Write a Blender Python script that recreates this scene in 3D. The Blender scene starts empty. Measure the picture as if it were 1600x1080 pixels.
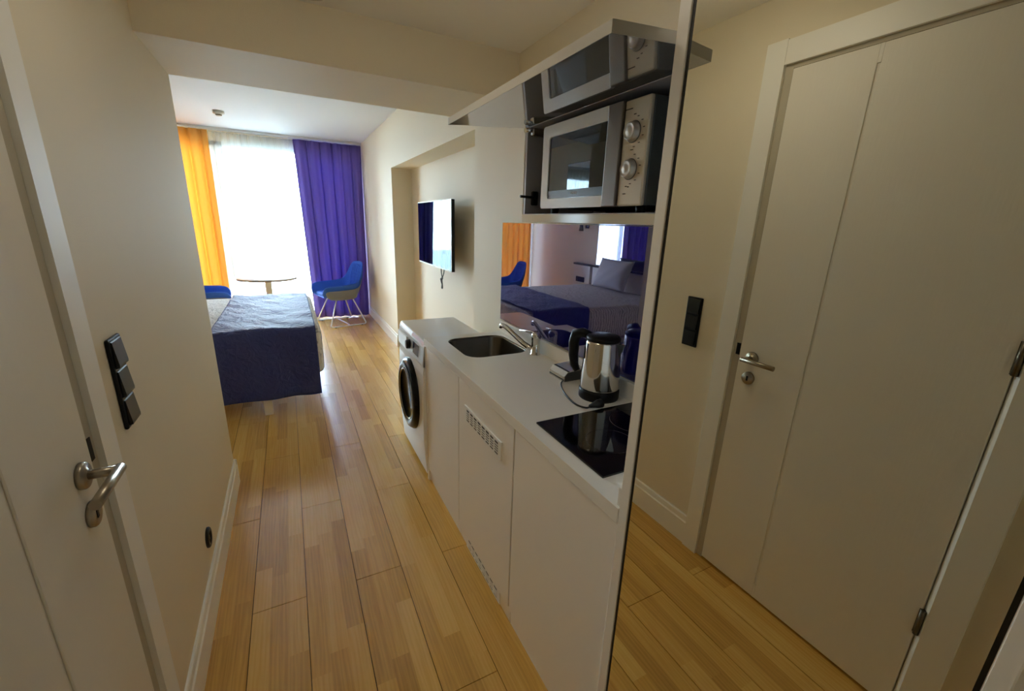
import bpy, bmesh, math, random
from mathutils import Vector, Matrix
random.seed(7)
S = bpy.context.scene
COL = S.collection
PI = math.pi

# ---------------------------------------------------------------- camera
F_PX, YAW, PITCH, ROLL, EYE = 660.35, -27.696, -16.021, 1.955, 1.4956
def set_camera():
    y, p, r = (math.radians(a) for a in (YAW, PITCH, ROLL))
    fwd = Vector((-math.sin(y)*math.cos(p), math.cos(y)*math.cos(p), math.sin(p)))
    right = Vector((math.cos(y), math.sin(y), 0))
    up = right.cross(fwd)
    r2 = right*math.cos(r) + up*math.sin(r)
    u2 = -right*math.sin(r) + up*math.cos(r)
    cam = bpy.data.cameras.new('camera')
    cam.sensor_fit = 'HORIZONTAL'; cam.sensor_width = 36
    cam.lens = F_PX/1600*36; cam.clip_start = .02; cam.clip_end = 100
    o = bpy.data.objects.new('camera', cam); COL.objects.link(o)
    m = Matrix((r2, u2, -fwd)).transposed().to_4x4()
    m.translation = (0, 0, EYE)
    o.matrix_world = m
    S.camera = o
set_camera()

# ---------------------------------------------------------------- sky, light, exposure
W = bpy.data.worlds.new('overcast_sky'); S.world = W; W.use_nodes = True
bg = W.node_tree.nodes['Background']
bg.inputs['Color'].default_value = (.68, .85, 1.0, 1)
bg.inputs['Strength'].default_value = 31
def window_portal(name, x0, x1, z0, z1, y):
    l = bpy.data.lights.new(name, 'AREA'); l.shape = 'RECTANGLE'
    l.size = x1-x0; l.size_y = z1-z0; l.cycles.is_portal = True
    o = bpy.data.objects.new(name, l); COL.objects.link(o)
    o.location = ((x0+x1)/2, y, (z0+z1)/2); o.rotation_euler = (-PI/2, 0, 0)
window_portal('window_portal', -1.91, .95, .03, 2.42, 7.33)
FILL = 4.2  # strength of the added fill lamp over the corridor
S.view_settings.view_transform = 'Standard'
S.view_settings.look = 'None'
S.view_settings.gamma = 1
S.view_settings.use_curve_mapping = False
S.view_settings.exposure = 0.74
S.cycles.max_bounces = 10; S.cycles.diffuse_bounces = 8; S.cycles.glossy_bounces = 5
S.cycles.transmission_bounces = 4; S.cycles.transparent_max_bounces = 10
S.cycles.caustics_reflective = False; S.cycles.caustics_refractive = False
S.cycles.sample_clamp_indirect = 6

# ---------------------------------------------------------------- materials
def srgb(r, g, b):
    f = lambda c: (c/255/12.92) if c/255 <= .04045 else ((c/255+.055)/1.055)**2.4
    return (f(r), f(g), f(b), 1)
class NT:
    def __init__(s, name):
        s.m = bpy.data.materials.new(name); s.m.use_nodes = True
        s.t = s.m.node_tree; s.n = s.t.nodes; s.b = s.n['Principled BSDF']; s.out = s.n['Material Output']
    def node(s, typ, **kw):
        n = s.n.new(typ)
        for k, v in kw.items():
            if k.startswith('i_'): n.inputs[k[2:].replace('_', ' ')].default_value = v
            else: setattr(n, k, v)
        return n
    def link(s, a, b): s.t.links.new(a, b)
    def math(s, op, a, b=None, c=None):
        n = s.n.new('ShaderNodeMath'); n.operation = op
        for i, v in enumerate((a, b, c)):
            if v is None: continue
            if isinstance(v, (int, float)): n.inputs[i].default_value = v
            else: s.link(v, n.inputs[i])
        return n.outputs[0]
def mat(name, col, rough=.5, metal=0, coat=0, spec=.5, bump=0, bscale=80, var=0, vscale=3, bstretch=None, coat_rough=.05):
    t = NT(name); b = t.b
    b.inputs['Base Color'].default_value = col
    b.inputs['Roughness'].default_value = rough
    b.inputs['Metallic'].default_value = metal
    b.inputs['Coat Weight'].default_value = coat
    b.inputs['Coat Roughness'].default_value = coat_rough
    b.inputs['Specular IOR Level'].default_value = spec
    if bump or var:
        tc = t.node('ShaderNodeNewGeometry')
        src = tc.outputs['Position']
        if bstretch:
            mp = t.node('ShaderNodeMapping'); mp.inputs['Scale'].default_value = bstretch
            t.link(src, mp.inputs['Vector']); src = mp.outputs['Vector']
    if bump:
        nz = t.node('ShaderNodeTexNoise'); nz.inputs['Scale'].default_value = bscale; nz.inputs['Detail'].default_value = 4
        t.link(src, nz.inputs['Vector'])
        bp = t.node('ShaderNodeBump'); bp.inputs['Strength'].default_value = bump; bp.inputs['Distance'].default_value = .004
        t.link(nz.outputs['Fac'], bp.inputs['Height']); t.link(bp.outputs['Normal'], b.inputs['Normal'])
    if var:
        nz = t.node('ShaderNodeTexNoise'); nz.inputs['Scale'].default_value = vscale; nz.inputs['Detail'].default_value = 5
        t.link(src, nz.inputs['Vector'])
        mx = t.node('ShaderNodeMix', data_type='RGBA')
        mx.inputs[6].default_value = [c*(1-var) for c in col[:3]]+[1]; mx.inputs[7].default_value = [min(1, c*(1+var)) for c in col[:3]]+[1]
        t.link(nz.outputs['Fac'], mx.inputs[0]); t.link(mx.outputs[2], b.inputs['Base Color'])
    return t.m

def floor_mat():
    t = NT('oak_laminate'); b = t.b
    g = t.node('ShaderNodeNewGeometry'); sp = t.node('ShaderNodeSeparateXYZ'); t.link(g.outputs['Position'], sp.inputs[0])
    x, y = sp.outputs[0], sp.outputs[1]
    strip = t.math('FLOOR', t.math('DIVIDE', t.math('ADD', x, .2668), .1921/3))
    w1 = t.node('ShaderNodeTexWhiteNoise', noise_dimensions='1D'); t.link(strip, w1.inputs['W'])
    yy = t.math('ADD', t.math('DIVIDE', y, .66), t.math('MULTIPLY', w1.outputs['Value'], 9.0))
    blk = t.math('FLOOR', yy)
    cb = t.node('ShaderNodeCombineXYZ'); t.link(strip, cb.inputs[0]); t.link(blk, cb.inputs[1])
    w2 = t.node('ShaderNodeTexWhiteNoise', noise_dimensions='3D'); t.link(cb.outputs[0], w2.inputs['Vector'])
    # grain
    mp = t.node('ShaderNodeMapping'); mp.inputs['Scale'].default_value = (95, 3.0, 1)
    ad = t.node('ShaderNodeVectorMath', operation='ADD'); t.link(g.outputs['Position'], ad.inputs[0])
    sc = t.node('ShaderNodeVectorMath', operation='SCALE'); t.link(w2.outputs['Color'], sc.inputs[0]); sc.inputs['Scale'].default_value = 7
    t.link(sc.outputs[0], ad.inputs[1]); t.link(ad.outputs[0], mp.inputs['Vector'])
    nz = t.node('ShaderNodeTexNoise', i_Scale=1.0, i_Detail=6, i_Roughness=.6, i_Distortion=.6); t.link(mp.outputs[0], nz.inputs['Vector'])
    mp2 = t.node('ShaderNodeMapping'); mp2.inputs['Scale'].default_value = (14, 1.1, 1); t.link(ad.outputs[0], mp2.inputs['Vector'])
    wv = t.node('ShaderNodeTexWave', i_Scale=1.6, i_Distortion=9, i_Detail=3); wv.inputs['Detail Scale'].default_value = 1.2
    t.link(mp2.outputs[0], wv.inputs['Vector'])
    v = t.math('ADD', t.math('MULTIPLY', w2.outputs['Value'], .42), t.math('ADD', t.math('MULTIPLY', nz.outputs['Fac'], .58), t.math('MULTIPLY', wv.outputs['Fac'], .10)))
    cr = t.node('ShaderNodeValToRGB')
    e = cr.color_ramp.elements
    e[0].position = .15; e[0].color = srgb(176, 128, 54)
    e[1].position = 1.0; e[1].color = srgb(244, 202, 116)
    m = e.new(.55); m.color = srgb(222, 172, 82)
    t.link(v, cr.inputs[0]); t.link(cr.outputs[0], b.inputs['Base Color'])
    b.inputs['Roughness'].default_value = .24
    b.inputs['Specular IOR Level'].default_value = .6
    b.inputs['Coat Weight'].default_value = .75; b.inputs['Coat Roughness'].default_value = .15
    bp = t.node('ShaderNodeBump', i_Strength=.06, i_Distance=.002); t.link(nz.outputs['Fac'], bp.inputs['Height']); t.link(bp.outputs['Normal'], b.inputs['Normal'])
    return t.m

def cloth_mat(name, col, transl, transp=0.0, fold=0, sheen=.1):
    t = NT(name)
    d = t.node('ShaderNodeBsdfDiffuse'); d.inputs['Color'].default_value = col
    tr = t.node('ShaderNodeBsdfTranslucent'); tr.inputs['Color'].default_value = col
    mx = t.node('ShaderNodeMixShader'); mx.inputs[0].default_value = transl
    t.link(d.outputs[0], mx.inputs[1]); t.link(tr.outputs[0], mx.inputs[2])
    last = mx.outputs[0]
    g = t.node('ShaderNodeNewGeometry')
    mp = t.node('ShaderNodeMapping'); mp.inputs['Scale'].default_value = (300, 300, 300); t.link(g.outputs['Position'], mp.inputs['Vector'])
    nz = t.node('ShaderNodeTexNoise', i_Scale=1.0); t.link(mp.outputs[0], nz.inputs['Vector'])
    bp = t.node('ShaderNodeBump', i_Strength=.15, i_Distance=.001); t.link(nz.outputs['Fac'], bp.inputs['Height'])
    t.link(bp.outputs[0], d.inputs['Normal'])
    if transp:
        tp = t.node('ShaderNodeBsdfTransparent')
        m2 = t.node('ShaderNodeMixShader'); m2.inputs[0].default_value = transp
        t.link(last, m2.inputs[1]); t.link(tp.outputs[0], m2.inputs[2]); last = m2.outputs[0]
    t.link(last, t.out.inputs['Surface'])
    t.n.remove(t.b)
    return t.m

def pane_mat():
    t = NT('window_glass')
    tp = t.node('ShaderNodeBsdfTransparent'); tp.inputs['Color'].default_value = (.95, .98, .98, 1)
    gl = t.node('ShaderNodeBsdfGlossy', i_Roughness=0.0)
    fr = t.node('ShaderNodeFresnel', i_IOR=1.45)
    mx = t.node('ShaderNodeMixShader'); t.link(fr.outputs[0], mx.inputs[0]); t.link(tp.outputs[0], mx.inputs[1]); t.link(gl.outputs[0], mx.inputs[2])
    t.link(mx.outputs[0], t.out.inputs['Surface']); t.n.remove(t.b)
    return t.m

def mirror_like(name, base, refl, amount, rough=0.0):
    t = NT(name); t.b.inputs['Base Color'].default_value = base; t.b.inputs['Roughness'].default_value = .6; t.b.inputs['Specular IOR Level'].default_value = 0
    gl = t.node('ShaderNodeBsdfGlossy', i_Roughness=rough); gl.inputs['Color'].default_value = refl
    lw = t.node('ShaderNodeLayerWeight', i_Blend=.35)
    f = t.math('MULTIPLY_ADD', lw.outputs['Fresnel'], 1-amount, amount)
    mx = t.node('ShaderNodeMixShader'); t.link(f, mx.inputs[0]); t.link(t.b.outputs[0], mx.inputs[1]); t.link(gl.outputs[0], mx.inputs[2])
    t.link(mx.outputs[0], t.out.inputs['Surface'])
    return t.m

def print_cloth(name, c1, c2):
    t = NT(name); b = t.b
    g = t.node('ShaderNodeNewGeometry'); mp = t.node('ShaderNodeMapping'); mp.inputs['Scale'].default_value = (11, 26, 11); mp.inputs['Rotation'].default_value = (0, 0, .5)
    t.link(g.outputs['Position'], mp.inputs['Vector'])
    wv = t.node('ShaderNodeTexWave', i_Scale=1.0, i_Distortion=7, i_Detail=2); t.link(mp.outputs[0], wv.inputs['Vector'])
    cr = t.node('ShaderNodeValToRGB'); cr.color_ramp.elements[0].color = c2; cr.color_ramp.elements[1].color = c1
    cr.color_ramp.elements[0].position = .12; cr.color_ramp.elements[1].position = .3
    t.link(wv.outputs['Fac'], cr.inputs[0]); t.link(cr.outputs[0], b.inputs['Base Color']); b.inputs['Roughness'].default_value = .85
    nz = t.node('ShaderNodeTexNoise', i_Scale=9.0, i_Detail=5, i_Distortion=1.5); t.link(g.outputs['Position'], nz.inputs['Vector'])
    bp = t.node('ShaderNodeBump', i_Strength=.9, i_Distance=.03); t.link(nz.outputs['Fac'], bp.inputs['Height']); t.link(bp.outputs[0], b.inputs['Normal'])
    return t.m

M = {}
M['wall'] = mat('wall_paint', srgb(233, 222, 199), .65, bump=.12, bscale=220, var=.025, vscale=1.3)
M['ceil'] = mat('ceiling_paint', srgb(250, 247, 240), .8, bump=.1, bscale=160)  # white raised to make up for weak light on the corridor ceiling
M['ceil_dimmed'] = mat('bedroom_ceiling_dimmed', srgb(222, 225, 228), .8, bump=.1, bscale=160)  # ceiling white greyed so the window end renders less bright
M['trim'] = mat('trim_lacquer', srgb(247, 245, 240), .38)
M['door'] = mat('door_foil', srgb(244, 240, 232), .5, bump=.1, bscale=120, bstretch=(1, 1, .15))
M['floor'] = floor_mat()
M['sub'] = mat('underlay', srgb(48, 32, 16), .9)
M['jamb'] = mat('jamb_shaded', srgb(196, 188, 170), .6)  # shade of the frame recess put into the colour, handle side and top
M['steel'] = mat('brushed_steel', srgb(168, 158, 142), .32, metal=1)
M['chrome'] = mat('chrome', srgb(215, 212, 205), .07, metal=1)
M['sink'] = mat('sink_steel', srgb(104, 99, 90), .26, metal=1)
M['dark_steel'] = mat('hinge_steel', srgb(110, 104, 92), .4, metal=1)
M['black'] = mat('black_plastic', srgb(10, 10, 11), .4, spec=.25)
M['black_gloss'] = mat('black_gloss', srgb(5, 5, 6), .2, spec=.22)
M['rocker'] = mat('rocker_black', srgb(9, 9, 9), .35, spec=.3)
M['hob'] = mat('hob_glass', srgb(6, 6, 8), .05, spec=.5)
M['white_gloss'] = mat('white_gloss', srgb(236, 230, 220), .22)
M['white_door'] = mat('cabinet_white', srgb(250, 245, 238), .3)
M['worktop'] = mat('worktop_white', srgb(249, 246, 240), .22)
M['fascia'] = mat('cream_gloss', srgb(226, 216, 196), .12)
M['mirror'] = mat('mirror_silver', (.90, .885, .77, 1), .0, metal=1)
M['wmirror'] = mat('wall_mirror_silver', (.85, .88, .9, 1), .0, metal=1)
M['seal'] = mat('mirror_seal', srgb(30, 24, 14), .6)
M['splash'] = mirror_like('blue_lacquered_glass', srgb(16, 15, 82), (.74, .70, .90, 1), .22)
M['grey_in'] = mat('cabinet_grey', srgb(176, 173, 177), .35)
M['grey_gloss'] = mirror_like('lid_grey_gloss', srgb(140, 140, 141), (.95, .95, .96, 1), .50, .0)
M['lid_edge'] = mat('lid_edge', srgb(205, 200, 190), .3)
M['mw_white'] = mat('microwave_white', srgb(248, 248, 248), .25)
M['mw_handle'] = mat('microwave_handle', srgb(116, 108, 100), .35, metal=.6)
M['mw_panel'] = mat('microwave_panel', srgb(214, 204, 186), .35, metal=.35)
M['mw_side'] = mat('microwave_side', srgb(92, 97, 99), .4, metal=.3)
M['mw_glass'] = mirror_like('microwave_glass', srgb(14, 14, 13), (.8, .85, .9, 1), .03)
M['mw_band'] = mat('microwave_band', srgb(8, 8, 8), .3)
M['mw_knob'] = mat('knob_silver', srgb(190, 186, 180), .4, metal=.8)
M['print'] = mat('dark_print', srgb(70, 62, 52), .6)
M['print_w'] = mat('light_print', srgb(190, 190, 185), .5)
M['wm_white'] = mat('washer_white', srgb(248, 248, 248), .25)
M['wm_grey'] = mat('washer_grey', srgb(216, 217, 221), .3)
M['wm_disp'] = mat('washer_display', srgb(28, 28, 60), .12)
M['wm_label'] = mat('washer_sticker', srgb(186, 122, 112), .5)
M['tv'] = mirror_like('tv_screen', srgb(4, 4, 6), (.30, .36, .42, 1), .0, .02)
M['navy'] = mat('navy_bedspread', srgb(46, 51, 104), .62, spec=.42, bump=1.0, bscale=16)
_b = M['navy'].node_tree.nodes['Principled BSDF']; _b.inputs['Sheen Weight'].default_value = .22; _b.inputs['Sheen Roughness'].default_value = .4; _b.inputs['Sheen Tint'].default_value = (.5, .64, 1, 1)
for _n in M['navy'].node_tree.nodes:
    if _n.type == 'BUMP': _n.inputs['Distance'].default_value = .02
    if _n.type == 'TEX_NOISE': _n.inputs['Distortion'].default_value = 1.2
M['sheet'] = print_cloth('printed_sheet', srgb(212, 206, 198), srgb(158, 152, 152))
M['pillow'] = mat('pillow_cotton', srgb(200, 196, 196), .9)
M['bedbase'] = mat('bed_base_grey', srgb(190, 184, 176), .8, bump=.15, bscale=250)
M['bedleg'] = mat('bed_leg_white', srgb(226, 216, 200), .45)
M['blue'] = mat('blue_upholstery', srgb(44, 98, 200), .8, bump=.2, bscale=350)
M['greyshell'] = mat('grey_shell', srgb(118, 124, 138), .7)
M['white_metal'] = mat('white_metal', srgb(228, 226, 222), .35)
M['table'] = mat('table_white', srgb(235, 232, 226), .3)
M['table_edge'] = mat('table_edge_wood', srgb(176, 158, 140), .5)
M['orange'] = cloth_mat('orange_curtain', (.86, .53, .17, 1), .46)
M['purple'] = cloth_mat('purple_curtain', srgb(126, 110, 184), .24)
M['sheer'] = cloth_mat('sheer_voile', srgb(236, 242, 244), .6, transp=.60)
M['glass'] = pane_mat()
M['frame'] = mat('window_frame', srgb(214, 216, 216), .4)
M['plug'] = mat('plug_black', srgb(14, 14, 14), .5)
M['plast'] = mat('detector_plastic', srgb(214, 208, 198), .5)
M['lampglass'] = mat('downlight_glass', srgb(120, 112, 98), .3)
M['clearbase'] = mat('silver_case', srgb(206, 202, 194), .18, metal=.75)

# ---------------------------------------------------------------- mesh helpers
ORG = {}
class B:
    def __init__(s): s.bm = bmesh.new()
    def box(s, x0, x1, y0, y1, z0, z1, bev=0, seg=2):
        r = bmesh.ops.create_cube(s.bm, size=1)
        vs = r['verts']
        for v in vs:
            v.co = Vector(((x0+x1)/2+v.co.x*(x1-x0), (y0+y1)/2+v.co.y*(y1-y0), (z0+z1)/2+v.co.z*(z1-z0)))
        if bev:
            es = list({e for v in vs for e in v.link_edges})
            bmesh.ops.bevel(s.bm, geom=es, offset=bev, segments=seg, profile=.5, affect='EDGES')
        return s
    def tube(s, pts, r, seg=10, caps=True, closed=False):
        pts = [Vector(p) for p in pts]; n = len(pts)
        rs = r if isinstance(r, (list, tuple)) else [r]*n
        rings = []; prev = None
        for i, p in enumerate(pts):
            if closed: d = (pts[(i+1) % n]-pts[i-1])
            else: d = pts[min(i+1, n-1)]-pts[max(i-1, 0)]
            d.normalize()
            if prev is None:
                a = Vector((0, 0, 1)) if abs(d.z) < .9 else Vector((1, 0, 0))
                u = d.cross(a).normalized()
            else:
                u = (prev - d*prev.dot(d)).normalized()
            prev = u; w = d.cross(u)
            sc = 1.0
            if 0 < i < n-1 and not closed:
                d1 = (pts[i]-pts[i-1]).normalized(); d2 = (pts[i+1]-pts[i]).normalized()
                sc = 1/max(.6, math.sqrt(max(0, (1+d1.dot(d2))/2)))
            rings.append([s.bm.verts.new(p+(u*math.cos(2*PI*k/seg)+w*math.sin(2*PI*k/seg))*rs[i]*(sc if sc < 1.3 else 1.2)) for k in range(seg)])
        m = n if closed else n-1
        for i in range(m):
            a, b = rings[i], rings[(i+1) % n]
            for k in range(seg):
                f = s.bm.faces.new((a[k], a[(k+1) % seg], b[(k+1) % seg], b[k])); f.smooth = True
        if caps and not closed:
            s.bm.faces.new(rings[0][::-1]); s.bm.faces.new(rings[-1])
        return s
    def lathe(s, prof, c, axis='Z', seg=32, caps=True):
        """prof: list of (radius, height along axis)"""
        c = Vector(c); rings = []
        for r, h in prof:
            ring = []
            for k in range(seg):
                a = 2*PI*k/seg; p, q = r*math.cos(a), r*math.sin(a)
                v = {'Z': (p, q, h), 'X': (h, p, q), 'Y': (q, h, p)}[axis]
                ring.append(s.bm.verts.new(c+Vector(v)))
            rings.append(ring)
        for a, b in zip(rings, rings[1:]):
            for k in range(seg):
                f = s.bm.faces.new((a[k], a[(k+1) % seg], b[(k+1) % seg], b[k])); f.smooth = True
        if caps:
            if prof[0][0] > 1e-6: s.bm.faces.new(rings[0][::-1])
            if prof[-1][0] > 1e-6: s.bm.faces.new(rings[-1])
        return s
    def prism(s, poly, axis, a, b):
        """extrude a polygon; poly coords are the two other axes in order"""
        def P(u, v, w):
            return {'X': (w, u, v), 'Y': (u, w, v), 'Z': (u, v, w)}[axis]
        lo = [s.bm.verts.new(P(u, v, a)) for u, v in poly]; hi = [s.bm.verts.new(P(u, v, b)) for u, v in poly]
        n = len(poly)
        s.bm.faces.new(lo[::-1]); s.bm.faces.new(hi)
        for i in range(n): s.bm.faces.new((lo[i], lo[(i+1) % n], hi[(i+1) % n], hi[i]))
        return s
    def grid(s, nu, nv, fn, smooth=True):
        g = [[s.bm.verts.new(fn(i/(nu-1), j/(nv-1))) for j in range(nv)] for i in range(nu)]
        for i in range(nu-1):
            for j in range(nv-1):
                f = s.bm.faces.new((g[i][j], g[i+1][j], g[i+1][j+1], g[i][j+1])); f.smooth = smooth
        return g
    def build(s, name, m, parent=None, local=False, smooth=None, keepn=False):
        if not keepn: bmesh.ops.recalc_face_normals(s.bm, faces=s.bm.faces[:])
        me = bpy.data.meshes.new(name); 
        if parent is not None and not local:
            off = ORG.get(parent.name, Vector((0, 0, 0)))
            bmesh.ops.translate(s.bm, verts=s.bm.verts[:], vec=-off)
        s.bm.to_mesh(me); s.bm.free()
        me.materials.append(M[m] if isinstance(m, str) else m)
        o = bpy.data.objects.new(name, me); COL.objects.link(o)
        if parent is not None:
            o.parent = parent; ORG[o.name] = ORG.get(parent.name, Vector((0, 0, 0)))
        if smooth:
            for p in me.polygons: p.use_smooth = True
        return o
def mod_solid(o, t, off=0):
    m = o.modifiers.new('solidify', 'SOLIDIFY'); m.thickness = t; m.offset = off; return o
def mod_sub(o, n=2):
    m = o.modifiers.new('subsurf', 'SUBSURF'); m.levels = n; m.render_levels = n; return o
def tag(o, label=None, cat=None, group=None, kind=None):
    if label: o['label'] = label
    if cat: o['category'] = cat
    if group: o['group'] = group
    if kind: o['kind'] = kind
    return o
def thing(name, loc, label, cat, group=None, rz=0, kind=None):
    o = bpy.data.objects.new(name, None); COL.objects.link(o); o.empty_display_size = .1
    o.location = loc; o.rotation_euler = (0, 0, rz); ORG[o.name] = Vector(loc)
    return tag(o, label, cat, group, kind)
def struct(o, label=None, cat=None): return tag(o, label, cat, kind='structure')
def rrect(cx, cy, hx, hy, r, n=6):
    pts = []
    for sx, sy, a0 in ((1, 1, 0), (-1, 1, 90), (-1, -1, 180), (1, -1, 270)):
        for k in range(n+1):
            a = math.radians(a0+90*k/n)
            pts.append((cx+sx*(hx-r)+r*math.cos(a), cy+sy*(hy-r)+r*math.sin(a)))
    return pts
def text_obj(txt, size, loc, rot, m, parent, name='lettering'):
    cu = bpy.data.curves.new(name, 'FONT'); cu.body = txt; cu.size = size; cu.extrude = .0003; cu.align_x = 'CENTER'; cu.align_y = 'CENTER'
    o = bpy.data.objects.new(name, cu); COL.objects.link(o); cu.materials.append(M[m])
    dg = bpy.context.evaluated_depsgraph_get()
    me = bpy.data.meshes.new_from_object(o.evaluated_get(dg)); bpy.data.objects.remove(o)
    ob = bpy.data.objects.new(name, me); COL.objects.link(ob)
    if not me.materials: me.materials.append(M[m])
    ob.parent = parent; ob.location = Vector(loc)-ORG.get(parent.name, Vector()); ob.rotation_euler = rot
    return ob

# ---------------------------------------------------------------- dimensions
XL, XR, MX = -.4007, 1.085, .6054          # corridor left wall, right wall, mirror plane
XROOM = -1.95                              # far left wall of the bedroom
YB, Y1, Y2, YW = -.75, 2.0913, 2.6082, 7.16  # back wall, beam near / far face, window wall
H1, ZB, H2 = 2.2911, 2.0857, 2.555         # corridor ceiling, beam soffit, room ceiling
YR0, YR1, XREC, ZREC = 2.65, 5.07, 1.31, 2.047
ZC = .882                                  # worktop

# ---------------------------------------------------------------- floor with single planks
sub = B().box(XROOM-.1, XREC+.1, YB-.1, YW+.15, -.06, -.0125).build('floor', 'sub')
struct(sub, 'oak coloured laminate plank floor of the corridor and bedroom', 'floor')
PW, PL, G = .1921, 1.2225, .0013
for k in range(-9, 8):
    x0 = -.2668+k*PW
    y = (1.592 if k % 2 == 0 else 2.2035)-3*PL
    while y < YW:
        a, b = max(y, YB), min(y+PL, YW); y += PL
        if b-a < .05 or (x0+PW < XL-.06 and b < Y2): continue
        if x0 > XR and (b < YR0 or a > YR1): continue
        xa, xb = max(x0, XROOM), min(x0+PW, XREC)
        dz = random.uniform(-.0002, 0)
        bm = B(); bm.box(xa+G, xb-G, a+G, b-G, -.012, dz)
        bm.build('plank', 'floor', sub)

# ---------------------------------------------------------------- shell
TH = .12
# door opening on the left wall
DY0, DY1, DZ = .285, 1.072, 2.058
w = B()
w.box(XL-TH, XL, DY1, Y2, 0, H1+.1); w.box(XL-TH, XL, YB, DY0, 0, H1+.1); w.box(XL-TH, XL, DY0, DY1, DZ, H1+.1)
struct(w.build('wall_left', 'wall'), 'cream painted corridor wall holding the switches and bathroom door', 'wall')
struct(B().box(XROOM-.02, XL-TH, Y2-TH, Y2, 0, H2).build('wall_bathroom', 'wall'), 'cream bedroom wall behind the corridor wall end', 'wall')
struct(B().box(XROOM-TH, XROOM, Y2, YW, 0, H2+.1).build('wall_headboard', 'wall'), 'cream bedroom wall behind the headboard', 'wall')
w = B()
w.box(XR, XREC+TH, YB, YR0, 0, H2); w.box(XR, XREC+TH, YR1, YW, 0, H2)
w.box(XREC, XREC+TH, YR0, YR1, 0, H2); w.box(XR, XREC, YR0, YR1, ZREC, H2)
struct(w.build('wall_right', 'wall'), 'cream wall with a deep niche around the television', 'wall')
struct(B().box(XL-TH, XREC+TH, YB-TH, YB, 0, H1+.1).build('wall_back', 'wall'), 'cream wall behind the camera at the entrance', 'wall')
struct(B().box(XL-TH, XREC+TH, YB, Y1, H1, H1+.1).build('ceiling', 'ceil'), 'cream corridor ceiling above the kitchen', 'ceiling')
struct(B().box(XROOM-TH, XREC+TH, Y2, YW+.3, H2, H2+.1).build('ceiling_bedroom', 'ceil_dimmed'), 'bright white bedroom ceiling near the window', 'ceiling')
struct(B().box(XROOM-TH, XREC+TH, Y1, Y2, ZB, H2+.1).build('ceiling_beam', 'wall'), 'boxed ceiling beam crossing the end of the corridor', 'beam')
struct(B().box(XROOM-TH, XROOM, YB-TH, Y2, 0, H1+.1).box(XROOM, XL-TH, YB-TH, YB, 0, H1+.1).box(XROOM-TH, XL-TH, YB-TH, Y1, H1, H1+.1).build('wall_bathroom_shell', 'wall'), 'closed bathroom shell behind the white door', 'wall')
# window wall, opening x -1.75 .. .95, z .03 .. 2.42
WX0, WX1, WZ0, WZ1 = -1.91, .95, .03, 2.42
w = B()
w.box(XROOM-TH, WX0, YW, YW+.16, 0, H2+.1); w.box(WX1, XREC+TH, YW, YW+.16, 0, H2+.1)
w.box(WX0, WX1, YW, YW+.16, WZ1, H2+.1); w.box(WX0, WX1, YW, YW+.16, -.05, WZ0)
struct(w.build('wall_window', 'wall'), 'cream wall around the full height window', 'wall')
win = thing('window_1', (0, YW+.06, WZ0), 'full height window behind the sheer curtain', 'window', kind='structure')
posts = [WX0, -.745, .30, WX1]
fr = B()
for px in posts: fr.box(px-(.09 if px == posts[1] else .035) if px > WX0 else px, px+(.09 if px == posts[1] else .035) if px < WX1 else px, YW+.05, YW+.11, WZ0, WZ1, .004, 1)
fr.box(WX0, WX1, YW+.05, YW+.11, WZ1-.06, WZ1, .004, 1); fr.box(WX0, WX1, YW+.05, YW+.11, WZ0, WZ0+.06, .004, 1)
fr.build('window_frame', 'frame', win)
for a, b in zip(posts, posts[1:]):
    B().box(a+(.09 if a == posts[1] else .035), b-(.09 if b == posts[1] else .035), YW+.076, YW+.082, WZ0+.06, WZ1-.06).build('pane', 'glass', win)

struct(B().box(-120, 120, YW+1.5, 240, -14.2, -14).build('ground', mat('outside_ground', srgb(172, 174, 168), .95)), 'distant ground far below outside the window', 'ground')
# baseboards: thicker foot, chamfered thinner top
def baseboard(name, runs, label):
    b = B()
    for (axis, c, d, a0, a1) in runs:      # axis of run, plane coordinate, outward sign, start, end
        poly = [(c, 0), (c+d*.014, 0), (c+d*.014, .112), (c+d*.010, .118), (c+d*.009, .143), (c+d*.006, .1485), (c, .1485)]
        if axis == 'Y': b.prism(poly, 'Y', a0, a1)
        else:
            b.prism(poly, 'X', a0, a1)
    return struct(b.build(name, 'trim'), label, 'baseboard')
baseboard('baseboard_left', [('Y', XL, 1, 1.147, Y2+.013), ('X', Y2, 1, XROOM+.001, XL+.0139)], 'white stepped skirting along the switch wall')
baseboard('baseboard_entrance', [('Y', XL, 1, YB, .224)], 'white stepped skirting between the door and entrance')
baseboard('baseboard_right', [('Y', XR, -1, YR1+.002, YW)], 'white stepped skirting below the wall by the purple curtain')
baseboard('baseboard_niche', [('Y', XREC, -1, YR0, YR1)], 'white skirting at the back of the television niche')
baseboard('baseboard_headboard', [('Y', XROOM, 1, Y2+.015, YW)], 'white skirting on the headboard wall')

# ---------------------------------------------------------------- bathroom door and its frame
YH, YF, ZD, XD = .3145, 1.042, 2.041, -.392
fr = thing('trim_1', (XL, .68, 0), 'white door frame around the bathroom door', 'door frame', kind='structure')
XA = XL+.020
# architrave faces
def arch_piece(poly_yz, name='architrave'):
    return B().prism(poly_yz, 'X', XL, XA).build(name, 'trim', fr)
arch_piece([(1.0715, 0), (1.145, 0), (1.145, 2.138), (1.0715, 2.138)])
arch_piece([(.224, 0), (.2975, 0), (.2975, 2.138), (.224, 2.138)])
arch_piece([(.2983, 2.0573), (1.0707, 2.0573), (1.0707, 2.134), (.2983, 2.134)])
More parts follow.
